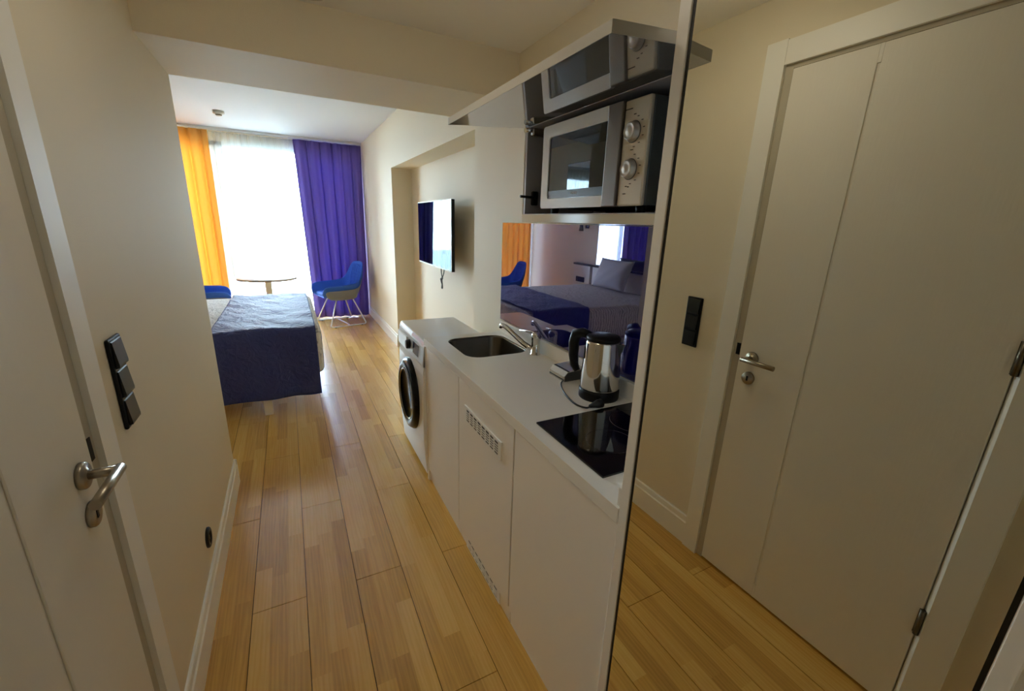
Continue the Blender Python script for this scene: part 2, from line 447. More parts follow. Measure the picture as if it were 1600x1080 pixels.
# sloped jamb between architrave and leaf, door stop behind
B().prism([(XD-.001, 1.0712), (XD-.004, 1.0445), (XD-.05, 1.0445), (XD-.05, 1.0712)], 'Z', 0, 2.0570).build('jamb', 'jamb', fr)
B().prism([(XA-.001, .2975), (XD-.006, .3120), (XD-.05, .3120), (XD-.05, .2975)], 'Z', 0, 2.0573).build('jamb', 'trim', fr)
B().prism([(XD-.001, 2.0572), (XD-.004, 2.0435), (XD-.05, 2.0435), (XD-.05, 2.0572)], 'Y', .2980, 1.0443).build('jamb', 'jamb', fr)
B().box(XD-.006, XD-.0005, 1.0450, 1.0600, 1.010, 1.058).build('strike_plate', 'black', fr)
door = thing('door_1', (XD, .68, 0), 'white bathroom door with a vertical groove and steel lever', 'door', kind='structure')
lf = B(); gy, gw = .785, .0048
lf.box(XD-.04, XD-.004, YH, YF, .010, ZD)
lf.box(XD-.0041, XD, YH, gy-gw, .010, ZD, .0012, 1); lf.box(XD-.0041, XD, gy+gw, YF, .010, ZD, .0012, 1)
lf.box(XD-.0041, XD, gy-gw, gy+gw, .010, .073); lf.box(XD-.0041, XD, gy-gw, gy+gw, 1.99, ZD)
lf.build('leaf', 'door', door)
hd = B(); hz, hy = 1.012, .985
hd.tube([(XD, hy, hz), (XD+.056, hy, hz)], .0092, 16); hd.tube([(XD+.056, hy+.0095, hz), (XD+.056, hy-.120, hz)], .0095, 16)
hd.build('lever_handle', 'steel', door)
B().lathe([(.0, 0), (.026, 0), (.026, .007), (.024, .010), (.013, .010), (.013, .012), (0, .012)], (XD, hy, hz), 'X', 28).build('rosette', 'steel', door)
kr = B().lathe([(.0, 0), (.026, 0), (.026, .006), (.024, .009), (0, .009)], (XD, hy+.001, .928), 'X', 28).build('key_rosette', 'steel', door)
B().box(XD+.0088, XD+.0105, hy-.003, hy+.005, .918, .938, .001, 1).build('keyhole', 'black', kr)
for z in (1.213, .369, 1.86):
    B().tube([(XD+.004, YH-.004, z-.045), (XD+.004, YH-.004, z+.045)], .0075, 10).box(XD-.002, XD+.0015, YH-.012, YH+.006, z-.044, z+.044).build('hinge', 'dark_steel', door)

# ---------------------------------------------------------------- switches and socket on the corridor wall
sw = thing('switch_panel', (XL, 1.296, .98), 'tall black light switch plate with three rockers beside the door', 'switch')
B().box(XL, XL+.009, 1.256, 1.337, .980, 1.207, .004, 2).build('plate', 'black', sw)
for i in range(3):
    za = .986+i*.073; 
    b = B(); b.prism([(XL+.008, za+.002), (XL+.0165, za+.004), (XL+.017, za+.010), (XL+.0115, za+.066), (XL+.008, za+.069)], 'Y', 1.265, 1.328)
    b.build('rocker', 'rocker', sw)
so = thing('wall_socket', (XL, 1.782, .26), 'round black power socket above the skirting', 'socket')
B().lathe([(.040, 0), (.040, .006), (.036, .010), (.024, .010), (.022, .003), (0, .003)], (XL, 1.782, .26), 'X', 28).build('socket_plate', 'black', so)
B().box(XL+.003, XL+.008, 1.780, 1.784, .25, .27).build('contact', 'dark_steel', so)

# ---------------------------------------------------------------- mirrored wardrobe
wd = thing('wardrobe', (MX, .32, 0), 'tall white wardrobe with a full height mirror front beside the kitchen', 'wardrobe')
B().box(MX, XR-.002, .580, .6064, 0, H1-.004, .0015, 1).build('side_panel', 'white_door', wd)
B().box(MX, XR-.002, .042, .060, 0, H1-.004, .0015, 1).build('side_panel', 'white_door', wd)
B().box(MX+.004, XR-.002, .060, .580, H1-.03, H1-.004).build('top_panel', 'white_door', wd)
B().box(MX+.03, XR-.002, .060, .580, 0, .025).build('bottom_panel', 'white_door', wd)
md = B().box(MX+.006, MX+.022, .0645, .5705, .012, H1-.035).build('mirror_door', 'seal', wd)
B().box(MX, MX+.006, .0645, .5705, .012, H1-.035).build('mirror_glass', 'mirror', md)
B().box(MX+.003, MX+.02, .5705, .5795, .005, H1-.032).build('seal_strip', 'seal', wd)
B().box(MX+.003, MX+.02, .0605, .0645, .005, H1-.032).build('seal_strip', 'seal', wd)

# ---------------------------------------------------------------- kitchen base units
XC = .6125
def base_unit(y0, y1, label, vents=False):
    t = thing('base_cabinet', (XC, (y0+y1)/2, 0), label, 'cabinet', 'white base cabinets under the worktop')
    cb = B().box(XC+.021, XR-.004, y0+.001, y0+.018, .075, ZC-.043).box(XC+.021, XR-.004, y1-.018, y1-.001, .075, ZC-.043)
    cb.box(XC+.021, XR-.004, y0+.018, y1-.018, .075, .092).box(XR-.012, XR-.004, y0+.018, y1-.018, .092, ZC-.043)
    cb.build('body', 'white_door', t)
    B().box(XC+.012, XC+.03, y0+.001, y1-.001, .001, .073).build('plinth', 'white_door', t)
    d = B().box(XC, XC+.019, y0+.002, y1-.002, .078 if not vents else .080, .836, .002, 2).build('door', 'white_door', t)
    if vents:
        for z0, z1, zz in ((.668, .742, 0), (.004, .070, 1)):
            x = XC if not zz else XC+.012
            g = B().box(x-.006, x-.0003, 1.214, 1.578, z0, z1, .0015, 1).build('vent_grille', 'trim', d if not zz else t)
            if not zz or True:
                for i in range(8):
                    ya = 1.240+i*.0405
                    B().box(x-.0066, x-.0055, ya, ya+.026, z0+.012, z1-.012).build('slot', 'grille_dark', g)
                    for q in range(1, 5):
                        zq = z0+.012+(z1-z0-.024)*q/5
                        B().box(x-.0078, x-.0062, ya-.001, ya+.027, zq-.0022, zq+.0022).build('slat', 'trim', g)
    return t
M['grille_dark'] = mat('vent_dark', srgb(92, 86, 78), .8)
base_unit(1.668, 2.178, 'white base cabinet with a plain door under the sink')
base_unit(1.128, 1.664, 'white base cabinet with two slotted vent grilles', True)
base_unit(.611, 1.124, 'plain white base cabinet under the black hob, next to the wardrobe')
tag(B().box(XC-.001, XR-.004, 2.180, 2.198, 0, ZC-.041, .001, 1).build('end_panel', 'white_door'), 'narrow white end panel between the sink cabinet and washing machine', 'panel')

# worktop with a hole for the basin
wt = thing('worktop', (XC, 1.4, ZC-.04), 'white kitchen worktop with raised back edge', 'worktop')
SKX, SKY, SHX, SHY, SR = .868, 1.945, .166, .185, .075
b = B()
inner = rrect(SKX, SKY, SHX, SHY, SR)
X0, X1, Y0w, Y1w = XC-.002, XR-.003, .609, 2.2
def outer_pt(p):
    dx, dy = p[0]-SKX, p[1]-SKY
    t = min(((X1 if dx > 0 else X0)-SKX)/dx if abs(dx) > 1e-9 else 1e9, ((Y1w if dy > 0 else Y0w)-SKY)/dy if abs(dy) > 1e-9 else 1e9)
    return (SKX+dx*t, SKY+dy*t)
cor = [(X1, Y1w), (X0, Y1w), (X0, Y0w), (X1, Y0w)]
outer = [outer_pt(p) for p in inner]
# snap the closest outer point to each rectangle corner
for c in cor:
    i = min(range(len(outer)), key=lambda k: (math.atan2(outer[k][1]-SKY, outer[k][0]-SKX)-math.atan2(c[1]-SKY, c[0]-SKX))**2)
    outer[i] = c
n = len(inner)
vt = [[b.bm.verts.new((p[0], p[1], z)) for p in loop] for loop, z in ((outer, ZC), (inner, ZC), (inner, ZC-.04), (outer, ZC-.04))]
for i in range(n):
    j = (i+1) % n
    for a, c in ((0, 1), (1, 2), (2, 3), (3, 0)):
        b.bm.faces.new((vt[a][i], vt[a][j], vt[c][j], vt[c][i]))
b.build('slab', 'worktop', wt)
B().box(X0-.004, X0+.0002, Y0w+.001, Y1w, ZC-.0395, ZC+.0006, .0015, 2).build('front_edge', 'worktop', wt)
B().box(XR-.022, XR-.006, .626, 2.19, ZC, .950, .003, 2).build('back_upstand', 'worktop', wt)
B().box(X0+.001, XR-.022, .6095, .6235, ZC, .934, .005, 3).build('end_upstand', 'worktop', wt)
# basin
sk = thing('sink_basin', (SKX, SKY, ZC-.16), 'rounded stainless steel sink basin set into the worktop', 'sink')
b = B(); loops = []
for (hx, hy, r, z) in ((SHX-.0005, SHY-.0005, SR, ZC-.002), (SHX-.004, SHY-.004, SR-.004, ZC-.012), (SHX-.012, SHY-.012, SR-.01, ZC-.13), (SHX-.03, SHY-.03, SR-.03, ZC-.152), (.03, .03, .029, ZC-.158)):
    loops.append([b.bm.verts.new((x, y, z)) for x, y in rrect(SKX, SKY, hx, hy, r)])
for l0, l1 in zip(loops, loops[1:]):
    for i in range(n):
        f = b.bm.faces.new((l0[i], l0[(i+1) % n], l1[(i+1) % n], l1[i])); f.smooth = True
b.bm.faces.new(loops[-1])
bo = b.build('bowl', 'sink', sk); mod_solid(bo, .0015, 1)
B().lathe([(.0, .004), (.028, .004), (.03, .002), (.03, 0)], (SKX, SKY, ZC-.158), 'Z', 24).build('drain', 'chrome', sk)
# tap
tp = thing('mixer_tap', (1.03, 1.712, ZC), 'chrome single lever mixer tap beside the sink', 'tap')
B().lathe([(.026, 0), (.026, .003), (.0215, .006), (.0215, .07), (.023, .074), (.023, .1), (.02, .108), (.008, .112), (0, .112)], (1.03, 1.712, ZC), 'Z', 24).build('tap_body', 'chrome', tp)
B().tube([(1.025, 1.715, ZC+.018), (1.01, 1.80, ZC+.035), (.995, 1.90, ZC+.068), (.985, 1.965, ZC+.088), (.98, 1.995, ZC+.088), (.978, 2.005, ZC+.076)], [.014, .013, .012, .011, .012, .012], 14).build('spout', 'chrome', tp)
B().tube([(1.03, 1.712, ZC+.104), (1.02, 1.75, ZC+.108), (1.00, 1.825, ZC+.098)], [.006, .0045, .004], 8).build('tap_lever', 'chrome', tp)
# hob
hb = thing('induction_hob', (.855, .888, ZC), 'small black glass hob set near the wardrobe panel', 'hob')
B().box(.651, 1.055, .720, 1.055, ZC, ZC+.006, .0015, 2).build('glass_top', 'hob', hb)
M['hobring'] = mat('hob_ring', srgb(14, 14, 15), .1)
for cx_, cy_, r in ((.79, .86, .072), (.955, .93, .085)):
    B().lathe([(r, 0), (r, .0002), (r-.002, .0002), (r-.002, 0)], (cx_, cy_, ZC+.006), 'Z', 40, caps=False).build('cooking_zone_ring', 'hobring', hb)
# kettle
kx, ky, kz = .986, 1.163, ZC
kt = thing('electric_kettle', (kx, ky, kz), 'polished steel electric kettle with black handle standing by the hob', 'kettle')
B().lathe([(.0, 0), (.074, 0), (.075, .008), (.075, .032), (.072, .036), (0, .036)], (kx, ky, kz), 'Z', 40).build('power_base', 'black', kt)
B().lathe([(.0, .036), (.072, .036), (.0725, .045), (.0705, .10), (.067, .16), (.0635, .21), (.062, .221), (0, .221)], (kx, ky, kz), 'Z', 48).build('jug', 'chrome', kt)
B().lathe([(.0, .221), (.0625, .219), (.0625, .229), (.056, .236), (.02, .240), (0, .240)], (kx, ky, kz), 'Z', 36).build('kettle_lid', 'black', kt)
hdir = Vector((-.42, .91, 0)).normalized()
def kp(r, z): return (kx+hdir.x*r, ky+hdir.y*r, kz+z)
B().tube([kp(.05, .226), kp(.085, .232), kp(.112, .222), kp(.121, .19), kp(.119, .14), kp(.112, .10), kp(.098, .078)], [.014, .018, .020, .020, .019, .016, .012], 12).build('kettle_handle', 'black', kt)
sdir = -hdir; sw_ = Vector((-sdir.y, sdir.x, 0))
b = B()
pts = [(kx+sdir.x*.052+sw_.x*.024, ky+sdir.y*.052+sw_.y*.024, kz+.216), (kx+sdir.x*.052-sw_.x*.024, ky+sdir.y*.052-sw_.y*.024, kz+.216),
       (kx+sdir.x*.086, ky+sdir.y*.086, kz+.218), (kx+sdir.x*.063, ky+sdir.y*.063, kz+.155), (kx+sdir.x*.045, ky+sdir.y*.045, kz+.2)]
v = [b.bm.verts.new(p) for p in pts]
for f in ((0, 1, 2), (0, 2, 3), (1, 3, 2), (0, 3, 4), (1, 4, 3), (0, 4, 1)): b.bm.faces.new([v[i] for i in f])
b.build('pouring_lip', 'chrome', kt)
# silver box with cord
bxr = thing('appliance_case', (.985, 1.40, ZC), 'small silver slotted case lying behind the kettle, with a black cord', 'case')
b = B().prism([(.945, ZC), (.945, ZC+.022), (.962, ZC+.040), (1.05, ZC+.046), (1.05, ZC)], 'Y', 1.335, 1.445)
b.build('case_body', 'clearbase', bxr)
B().prism([(.9438, ZC+.006), (.9438, ZC+.010), (.952, ZC+.010), (.952, ZC+.006)], 'Y', 1.336, 1.444).build('lower_slot', 'black', bxr)
B().prism([(.966, ZC+.040), (.966, ZC+.0412), (.972, ZC+.0415), (.972, ZC+.040)], 'Y', 1.336, 1.444).build('upper_slot', 'black', bxr)
B().prism([(.95, ZC+.001), (.95, ZC+.022), (.965, ZC+.037), (1.045, ZC+.043), (1.045, ZC+.001)], 'Y', 1.3335, 1.3352).build('end_face', 'mw_side', bxr)
cord = [(.947, 1.342, ZC+.006), (.915, 1.31, ZC+.005), (.885, 1.25, ZC+.004), (.862, 1.18, ZC+.004), (.855, 1.12, ZC+.004), (.868, 1.082, ZC+.006), (.882, 1.079, ZC+.008)]
def smooth_path(p, n=6):
    p = [Vector(q) for q in p]; out = []
    for i in range(len(p)-1):
        a, b_, c, d = p[max(i-1, 0)], p[i], p[i+1], p[min(i+2, len(p)-1)]
        for k in range(n):
            t = k/n
            out.append(.5*((2*b_)+(c-a)*t+(2*a-5*b_+4*c-d)*t*t+(3*b_-a-3*c+d)*t**3))
    return out+[p[-1]]
cd = thing('power_cord', (.892, 1.08, ZC), 'thin black power cord with a plug on the worktop by the kettle', 'cord')
B().tube(smooth_path(cord), .0032, 8).build('cord', 'plug', cd)
B().tube([(.88, 1.079, ZC+.010), (.900, 1.076, ZC+.0135), (.912, 1.075, ZC+.0155), (.930, 1.074, ZC+.0165)], [.006, .011, .015, .016], 12).build('plug', 'plug', cd)
# backsplash
tag(B().box(XR-.006, XR-.001, .626, 2.218, .952, 1.502).build('backsplash', 'splash'), 'glossy navy blue glass splashback behind the worktop', 'splashback')

# ---------------------------------------------------------------- washing machine
wm = thing('washing_machine', (.8, 2.49, 0), 'white front loading washing machine with black round door', 'washing machine')
WY0, WY1, WXF, WXB = 2.203, 2.790, .606, .985
b = B().prism([(WXF+.004, .03), (WXF-.010, .25), (WXF-.012, .45), (WXF-.006, .66), (WXF+.004, .702), (WXF+.004, .85-.02), (WXB, .85-.02), (WXB, .03)], 'Y', WY0, WY1)
bmesh.ops.bevel(b.bm, geom=[e for e in b.bm.edges if abs(e.verts[0].co.y-e.verts[1].co.y) < 1e-6], offset=.006, segments=2, affect='EDGES')
b.build('body', 'wm_white', wm)
B().box(WXF+.016, WXB+.005, WY0-.001, WY1+.002, .828, .850, .004, 2).build('lid_panel', 'wm_white', wm)
cp = B().prism([(WXF-.006, .708), (WXF-.008, .72), (WXF+.002, .822), (WXF+.014, .848), (WXF+.03, .848), (WXF+.03, .708)], 'Y', WY0, WY1).build('control_panel', 'wm_grey', wm)
B().box(WXF-.011, WXF-.001, 2.555, 2.775, .715, .800, .003, 2).build('detergent_drawer', 'wm_white', wm)
B().lathe([(.029, 0), (.027, -.022), (.024, -.026), (0, -.026)], (WXF-.002, 2.50, .768), 'X', 28).build('program_knob', 'black', wm)
B().prism([(WXF-.0065, .738), (WXF-.0015, .806), (WXF+.003, .806), (WXF-.002, .738)], 'Y', 2.30, 2.425).build('display', 'wm_disp', wm)
B().prism([(WXF+.0025, .824), (WXF+.0125, .8465), (WXF+.014, .846), (WXF+.005, .823)], 'Y', 2.22, 2.48).build('energy_sticker', 'wm_label', wm)
dr = B().lathe([(.0, -.012), (.140, -.012), (.162, -.028), (.185, -.034), (.212, -.028), (.228, -.008), (.230, .016)], (WXF-.008, 2.505, .445), 'X', 48).build('porthole_door', 'black_gloss', wm)
B().lathe([(.155, -.030), (.159, -.0335), (.163, -.0315)], (WXF-.008, 2.505, .445), 'X', 48, caps=False).build('chrome_ring', 'chrome', dr)
for y in (WY0+.05, WY1-.05):
    B().lathe([(.02, 0), (.02, .03)], (WXF+.06, y, 0), 'Z', 12).build('foot', 'black', wm)
    B().lathe([(.02, 0), (.02, .03)], (WXB-.06, y, 0), 'Z', 12).build('foot', 'black', wm)

# ---------------------------------------------------------------- wall cabinet with raised lid, microwave inside
XF, CY0, CY1, CZ0, CZ1 = .7676, .612, 1.419, 1.504, 1.832
wc = thing('wall_cabinet', (.93, 1.01, CZ0), 'grey wall cabinet with its flap door lifted open above the microwave', 'cabinet')
B().box(XF, XR-.002, CY0, CY1, CZ0, 1.5305, .001, 1).build('bottom_panel', 'fascia', wc)
B().box(XF, XR-.002, CY0, CY1, CZ1-.018, CZ1, .001, 1).build('top_panel', 'grey_in', wc)
for ya in (CY0, CY1-.018):
    B().box(XF+.001, XR-.002, ya, ya+.018, 1.531, CZ1-.0185).build('side_panel', 'grey_in', wc)
B().box(XF, XF+.0012, CY1-.004, CY1+.0005, 1.531, CZ1-.019).build('edge_strip', 'fascia', wc)
B().box(XR-.010, XR-.003, CY0+.018, CY1-.018, 1.531, CZ1-.0185).build('back_panel', 'grey_in', wc)
B().box(XF+.001, XR-.012, CY0+.0185, CY1-.0185, 1.5306, 1.5325).build('shelf_liner', 'grey_in', wc)
# lid: free edge (x .49, z 1.79-1.808), hinge edge (x .77, z 1.814)
lid = B().prism([(.4903, 1.7935), (.4903, 1.812), (.7672, 1.8335), (.7672, 1.815)], 'Y', .630, 1.4186).build('flap_door', 'grey_gloss', wc)
B().prism([(.4890, 1.7932), (.4890, 1.8122), (.4905, 1.8122), (.4905, 1.7932)], 'Y', .6285, 1.4200).build('edge_band', 'lid_edge', lid)
B().prism([(.4903, 1.8118), (.4903, 1.8128), (.7672, 1.8343), (.7672, 1.8333)], 'Y', .6285, 1.4200).build('top_face', 'lid_edge', lid)
for ya in (.6285, 1.4186):
    B().prism([(.4903, 1.7935), (.4903, 1.812), (.7672, 1.8335), (.7672, 1.815)], 'Y', ya, ya+.0014).build('edge_band', 'lid_edge', lid)
for ya in (1.385, .66):
    h = B().tube([(.80, ya, 1.800), (.775, ya, 1.806), (.748, ya-.004, 1.801)], .008, 8).box(.775, .87, ya-.010, ya+.010, 1.786, 1.812, .004, 1)
    h.build('hinge', 'chrome', wc)
lb = B().box(.79, .815, 1.388, 1.400, 1.563, 1.610, .003, 1)
lb.tube([(.81, 1.386, 1.588), (.775, 1.392, 1.590), (.745, 1.396, 1.591)], .0045, 8).build('lift_bracket', 'black', wc)

mw = thing('microwave_oven', (.95, 1.035, 1.5325), 'white and silver microwave oven with two knobs inside the wall cabinet', 'microwave')
MF, MY0, MY1, MZ0, MZ1 = .774, .817, 1.289, 1.549, 1.796
B().box(MF+.004, 1.068, MY0+.001, MY1-.002, MZ0+.002, MZ1-.003, .004, 2).build('body', 'mw_side', mw)
YD, YP = .960, .904                         # door edge, handle / panel split
WZa, WZb, WYa, WYb = 1.578, 1.7615, YD+.001, 1.251
fo = rrect((YD+MY1)/2, (MZ0+MZ1)/2, (MY1-YD)/2, (MZ1-MZ0)/2, .009, 4); fi = rrect((WYa+WYb)/2, (WZa+WZb)/2, (WYb-WYa)/2, (WZb-WZa)/2, .008, 4)
d = B(); nn = len(fo)
vv = [[d.bm.verts.new((x, p[0], p[1])) for p in lp_] for lp_, x in ((fo, MF+.004), (fo, MF-.008), (fi, MF-.008), (fi, MF+.004))]
for i in range(nn):
    j = (i+1) % nn
    for a in range(4): d.bm.faces.new((vv[a][i], vv[a][j], vv[(a+1) % 4][j], vv[(a+1) % 4][i]))
dd = d.build('door', 'mw_white', mw)
B().prism(fi, 'X', MF-.004, MF+.003).build('door_glass', 'mw_glass', dd)
B().box(MF-.0046, MF-.0041, WYa+.001, WYb-.001, WZa+.001, WZa+.024).build('name_band', 'mw_band', dd)
text_obj('SIMFER', .0115, (MF-.0048, 1.105, 1.591), (PI/2, 0, -PI/2), 'print_w', dd)
B().box(MF-.016, MF+.004, YP+.001, YD-.0005, MZ0-.001, MZ1-.002, .003, 2).build('handle_strip', 'mw_handle', mw)
pn = B().box(MF-.009, MF+.004, MY0, YP-.0005, MZ0, MZ1-.004, .004, 2).build('control_panel', 'mw_panel', mw)
KX = MF-.009
for kzz in (1.719, 1.635):
    kn = B().lathe([(.0235, 0), (.0235, -.003), (.0212, -.004), (.0205, -.0125), (.0178, -.0165), (.016, -.015), (.009, -.0168), (0, -.0176)], (KX, .866, kzz), 'X', 36).build('knob', 'mw_knob', mw)
    B().lathe([(.0248, -.0002), (.0248, -.0012), (.0232, -.0012)], (KX, .866, kzz), 'X', 36, caps=False).build('knob_ring', 'mw_side', kn)
    for a in range(20, 175, 30):
        aa = math.radians(a); r = .0345
        yy, zz = .866-r*math.sin(aa), kzz+r*math.cos(aa)
        if MY0+.004 < yy: B().box(KX-.0007, KX+.0002, yy-.003, yy+.003, zz-.0009, zz+.0009).build('dial_mark', 'print', pn)
for (yy, zz, hw) in ((.888, 1.7715, .012), (.866, 1.7575, .004), (.866, 1.679, .005), (.866, 1.594, .003), (.874, 1.5955, .003), (.878, 1.578, .005)):
    B().box(KX-.0007, KX+.0002, yy-hw, yy+hw, zz-.0011, zz+.0011).build('dial_mark', 'print', pn)
for y in (.85, 1.25):
    for x in (.80, 1.03):
        B().lathe([(.012, 0), (.014, .019)], (x, y, 1.5325), 'Z', 14).build('foot', 'black', mw)

# ---------------------------------------------------------------- television in the niche
tv = thing('television', (1.2, 3.9, 1.1), 'flat black television on a wall bracket in the niche', 'television')
TX, TY0, TY1, TZ0, TZ1 = 1.155, 3.285, 4.285, 1.105, 1.668
B().box(TX+.002, TX+.030, TY0, TY1, TZ0, TZ1, .004, 2).box(TX+.028, TX+.055, TY0+.12, TY1-.12, TZ0+.05, TZ1-.15, .008, 2).build('housing', 'black', tv)
B().box(TX, TX+.0025, TY0+.008, TY1-.008, TZ0+.012, TZ1-.008).build('screen', 'tv', tv)
B().box(TX+.0005, TX+.004, TY0-.0005, TY0+.008, TZ0, TZ1).box(TX+.0005, TX+.004, TY0, TY1, TZ1-.007, TZ1+.0005).box(TX+.0005, TX+.004, TY0, TY1, TZ0-.0005, TZ0+.011).build('bezel', 'dark_steel', tv)
B().box(TX+.055, TX+.07, 3.62, 3.95, 1.25, 1.5, .003, 1).box(TX+.07, XREC-.015, 3.76, 3.81, 1.34, 1.4, .004, 1).box(XREC-.016, XREC, 3.66, 3.91, 1.24, 1.5, .003, 1).build('wall_bracket', 'black', tv)
tv.rotation_euler.z = math.radians(-.5)
tc = thing('dangling_cable', (1.17, 3.63, .93), 'short knotted black cable hanging below the television', 'cable')
B().tube(smooth_path([(1.19, 3.68, 1.115), (1.188, 3.665, 1.06), (1.185, 3.64, 1.02), (1.18, 3.655, .99), (1.18, 3.63, .96), (1.182, 3.645, .925), (1.183, 3.622, .93), (1.182, 3.628, .985), (1.185, 3.632, 1.015), (1.188, 3.60, 1.06), (1.19, 3.585, 1.115)]), .0045, 7).build('loop', 'plug', tc)
B().tube(smooth_path([(1.178, 3.655, 1.005), (1.172, 3.63, .998), (1.18, 3.615, 1.012), (1.188, 3.64, 1.018), (1.178, 3.655, 1.005)]), .006, 7).build('tie', 'plug', tc)

# ---------------------------------------------------------------- bed
BX0, BX1, BY0, BY1, BZ = -1.88, .135, 3.50, 5.13, .668
bed = thing('bed', (-.87, 4.31, 0), 'double bed with pale printed sheets and white legs', 'bed')
B().box(BX0, BX1-.02, BY0+.03, BY1-.03, .17, .38, .02, 3).build('bed_base', 'bedbase', bed)
B().box(BX0, BX1, BY0+.01, BY1-.01, .38, BZ-.012, .05, 4).build('mattress', 'pillow', bed)
for lx in (-.262, -1.65):
    for ly in (BY0+.06, BY1-.06):
        B().box(lx-.03, lx+.03, ly-.03, ly+.03, 0, .175, .004, 1).build('leg', 'bedleg', bed)
def hnoise(x, y, s=1.0):
    return (math.sin(x*13*s+3*math.sin(y*7*s))*.5+math.sin(y*17*s+2.3*math.sin(x*9*s+1))*.35+math.sin((x*1.7+y)*31*s)*.15)
# printed duvet: drapes on the near, far and foot sides
def drape(x0, x1, y0, y1, ztop, drop_y, drop_x0, drop_x1, amp, rad=.05, nu=70, nv=90, hem=None, flare=.03, wav=.012):
    """cloth over a box; u runs along x, v along y, with flaps of the given drop"""
    lx = (drop_x0+(x1-x0)+drop_x1); ly = (2*drop_y+(y1-y0))
    def fold(s, L, d0, d1):       # s in 0..total -> (pos, down)
        if s < d0: return 0.0, d0-s
        if s > d0+L: return L, s-d0-L
        return s-d0, 0.0
    def fn(u, v):
        px, dx = fold(u*lx, x1-x0, drop_x0, drop_x1); py, dy = fold(v*ly, y1-y0, drop_y, drop_y)
        sx = 0 if dx == 0 else (-1 if u < .5 else 1); sy = 0 if dy == 0 else (-1 if v < .5 else 1)
        X, Y = x0+px, y0+py
        down = max(dx, dy) if not (dx and dy) else math.hypot(dx, dy)*.92
        edge = 1
        Z = ztop-down
        # rounded shoulders
        def sh(p, L):
            e = min(p, L-p)
            return 0 if e > rad else (rad-math.sqrt(max(0, rad*rad-(rad-e)**2)))
        if not down:
            Z -= .8*max(sh(px, x1-x0) if (drop_x0 or drop_x1) and (px > rad or drop_x0) else 0, sh(py, y1-y0))
            Z += amp*hnoise(X, Y)*.5
        else:
            Z -= .8*rad
            fl = flare*(down/.5)+wav*math.sin((X if sy else Y)*16+1.3*math.sin((X if sy else Y)*5))*min(1, down/.2)
            X += sx*fl; Y += sy*fl
            if hem: Z = max(Z, hem(X, Y))
        return Vector((X, Y, Z))
    b = B(); b.grid(nu, nv, fn)
    return b
B().box(BX0+.06, BX1+.028, BY0-.012, BY1+.012, .30, BZ+.006, .055, 6).build('duvet', 'sheet', bed, smooth=True)
# bedspread across the foot, near hem slants
rn = drape(-.555, .120, BY0-.034, BY1+.034, BZ+.020, .50, 0, 0, .014, rad=.04, nu=60, nv=150, flare=.0).build('bed_runner', 'navy')
mod_solid(rn, .010, 1)
tag(rn, 'navy blue bedspread laid across the foot of the bed', 'bedspread')
def pillow(name, cx, cy, cz, w_, h_, t_, tilt, label):
    b = B(); n_ = 18
    def side(sg):
        def fn(u, v):
            a, c = u*2-1, v*2-1
            k = max(0, (1-abs(a)**3.0))*max(0, (1-abs(c)**3.0))
            pin = 1-.05*(1-abs(a))*0
            X = sg*(t_/2)*k**.55+.004*math.sin(a*9+c*7)*k
            Y = a*w_/2*(1-.06*(1-c*c)); Zz = c*h_/2*(1-.06*(1-a*a))
            return Vector((X, Y, Zz))
        return fn
    b.grid(n_, n_, side(1)); b.grid(n_, n_, side(-1))
    bmesh.ops.remove_doubles(b.bm, verts=b.bm.verts[:], dist=.0008)
    o = b.build(name, 'pillow', None, smooth=True); o.location = (cx, cy, cz); o.rotation_euler = (0, tilt, 0)
    return tag(o, label, 'pillow')
pillow('pillow', -1.70, 4.50, .885, .66, .42, .16, -.35, 'large pale pillow propped against the headboard')
hbd = thing('headboard', (XROOM, 4.5, 0), 'low white headboard panel with a dark top rail', 'headboard')
B().box(XROOM, XROOM+.045, 3.2, 5.20, .16, .915, .003, 1).build('panel', 'white_gloss', hbd)
B().box(XROOM, XROOM+.06, 5.24, 5.66, .16, .915, .003, 1).build('side_panel', 'white_gloss', hbd)
B().box(XROOM, XROOM+.07, 3.2, 5.67, .915, .94, .003, 1).build('top_rail', 'black', hbd)
for i in range(3):
    B().box(XROOM+.060, XROOM+.070, 5.36+i*.075, 5.43+i*.075, .655, .735, .004, 1).build('outlet', 'black', hbd)
wmi = thing('wall_mirror', (XROOM, 4.5, .95), 'wide wall mirror above the headboard', 'mirror')
B().box(XROOM, XROOM+.012, 3.2, 5.165, .945, 2.30).build('backing', 'black', wmi)
B().box(XROOM+.012, XROOM+.016, 3.205, 5.160, .95, 2.295).build('glass', 'wmirror', wmi)
rl = thing('reading_lamp', (XROOM, 5.5, 1.42), 'small dark wall lamp beside the wall mirror', 'lamp')
B().box(XROOM, XROOM+.02, 5.42, 5.50, 1.47, 1.60, .004, 1).build('lamp_base', 'black', rl)
B().tube([(XROOM+.02, 5.46, 1.56), (XROOM+.09, 5.46, 1.57), (XROOM+.12, 5.46, 1.53)], .008, 10).build('lamp_arm', 'dark_steel', rl)
B().lathe([(.02, .10), (.035, .02), (.036, 0), (.032, 0), (.0, .03)], (XROOM+.12, 5.46, 1.43), 'Z', 24).build('lamp_shade', 'dark_steel', rl)

